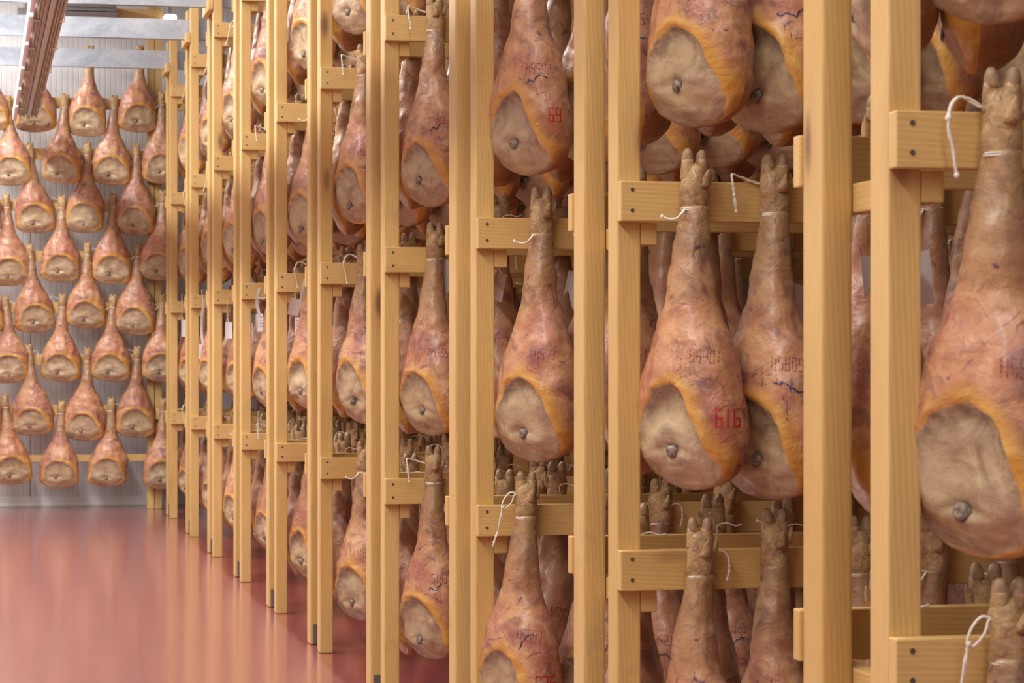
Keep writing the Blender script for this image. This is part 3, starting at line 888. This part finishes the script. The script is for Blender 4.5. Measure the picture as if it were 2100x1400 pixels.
for r_, (rn, lst) in enumerate(WROWS):
    for k, (hu, hv, bu, bv) in enumerate(lst):
        x, z = from_px(hu, hv, YH); x2, z2 = from_px(bu, bv, YH)
        if k == 3 and r_ % 2 == 0: nm = 'far left at frame edge'
        else: nm = COLN[r_ % 2][k]
        rr = random.Random(r_ * 31 + k)
        root, _ = make_ham(f'face-on ham on back wall, {rn} from top, {nm}', 'face-on hams on the back wall', (x, YH - (.02 if k == 3 and r_ % 2 else 0), z), math.radians(rr.uniform(-9, 9) - 4), rr.randrange(4), wall=True,
                 cord=CORDS[rr.choice((0, 1, 3))], tilt=(.0, math.atan2(x - x2, z - z2)), full=False, color=(rr.random() * .75, rr.random(), rr.random(), 1), trot_rot=rr.uniform(-.5, .2))
        root.scale = (1, 1, (z - z2) / .872)

# ------------------------------------------------------------------ paper tags hanging on cords
def tag_obj(label, x, y, z, w, h, mat, strap=None, tilt=0.0, yaw=0.0, lines=0, strap_mat=None):
    r = empty('paper_tag', (x, y, z), (0, tilt, yaw)); tag(r, label, 'tag', 'paper tags tied among the hams')
    bm = bmesh.new(); add_box(bm, (0, 0, -h / 2), (w, .0012, h), 0)
    bmesh.ops.subdivide_edges(bm, edges=bm.edges[:], cuts=3, use_grid_fill=True)
    for v in bm.verts: v.co.y += .004 * math.sin((v.co.x / w + .5) * math.pi)
    add('card', mesh_of(bm, 'card', mat), r)
    if lines:
        bm = bmesh.new()
        for k in range(lines):
            zz = -h * (.18 + .7 * k / lines)
            for (xa, xb) in ((-.38, -.30), (.0, .38)):
                add_box(bm, ((xa + xb) / 2 * w, -.0012 + .004 * math.sin(((xa + xb) / 2 + .5) * math.pi) - .001, zz), ((xb - xa) * w, .0008, .003))
        add('print_lines', mesh_of(bm, 'print_lines', INK), r)
    if strap:
        bm = bmesh.new(); n = 12; rs = []
        for k in range(n + 1):
            t = k / n; wv = (.007 * (1 + .8 * math.sin(t * math.pi))) if strap_mat is None else .0022 ; cx = -.012 * math.sin(t * math.pi * 1.3)
            a = .8 * math.sin(t * 3)
            rs.append([Vector((cx + s * wv * math.cos(a) - q * .0006 * math.sin(a), s * wv * math.sin(a) * .5 + q * .0006, t * strap)) for s, q in ((-1, -1), (1, -1), (1, 1), (-1, 1))])
        loft(bm, rs); add('strap', mesh_of(bm, 'strap', strap_mat or PAPER), r)
    return r
def tag_px(label, u0, v0, u1, v1, Y, mat, beam=None, **kw):
    """a tag whose strap reaches the beam it is tied to"""
    D = from_px((u0 + u1) / 2, v0, Y); X, Z = D
    d = Y / (CS - SN * ((u0 + u1) / 2 - 1050) / F_PX)
    if beam: kw['strap'] = beam - Z
    return tag_obj(label, X, Y, Z, (u1 - u0) / F_PX * d / .97, (v1 - v0) / F_PX * d, mat, **kw)
fr = lambda i: YR[i] - BT - .008
bk = lambda i: YR[i] + BACK + BT / 2
top = lambda i: rows_of(i)[1] - .03
bot = lambda i: rows_of(i)[1] - BH + .004
tag_px('white printed tag on a white strap, on the sixth nearest rack', 605, 650, 640, 690, fr(4), PAPER, beam=top(4), lines=5)
tag_px('mauve blank card hanging just left of the printed tag on a white strap', 596, 612, 618, 647, fr(4) + .005, KRAFT, tilt=.18, beam=top(4) - .05, strap_mat=CORD)
tag_px('narrow white tag with twisted strap on the fourth farthest rack', 525, 643, 539, 680, fr(3), PAPER, beam=top(3), lines=4, tilt=-.05)
tag_px('small blank tag beside the narrow strapped tag on the fourth farthest rack', 509, 662, 518, 696, fr(3) + .06, PAPER, beam=bot(3) + .01, strap_mat=CORD)
tag_px('small white printed tag low on the second farthest rack', 408, 706, 424, 736, fr(1), PAPER, lines=4, beam=top(1))
tag_px('small pale blank tag hanging on the third farthest rack', 462, 660, 476, 694, fr(2), PAPER, beam=top(2), strap_mat=CORD)
tag_px('small white tag hanging before the back wall frame post', 314, 667, 327, 690, YWF - .05, PAPER, beam=1.84, tilt=.15)
tag_px('white sliver of tag on the farthest rack beside its post', 372, 655, 380, 690, fr(0), PAPER, beam=top(0), strap_mat=CORD)
tag_px('pale mauve card by the left edge of the nearest rear post', 1626, 588, 1690, 672, bk(8), KRAFT, tilt=.25, beam=bot(8), strap_mat=CORD)
tag_px('large white card half hidden behind the nearest front post', 1762, 520, 1908, 630, bk(9), PAPER, tilt=-.10, beam=bot(9), strap_mat=CORD)
tag_px('pale blue white card beside the post right of photo centre', 1166, 556, 1192, 636, bk(7), PAPER, tilt=.2, beam=bot(7), strap_mat=CORD)
tag_px('beige card under the beam end of the third nearest rack', 1016, 560, 1040, 618, YR[7] + .20, KRAFT, tilt=.2, beam=bot(7) - .02, strap_mat=CORD)
tag_px('thin white tag at the fourth nearest rack beside its stamped H5185 ham', 905, 532, 920, 600, fr(6), PAPER, beam=top(6), strap_mat=CORD)
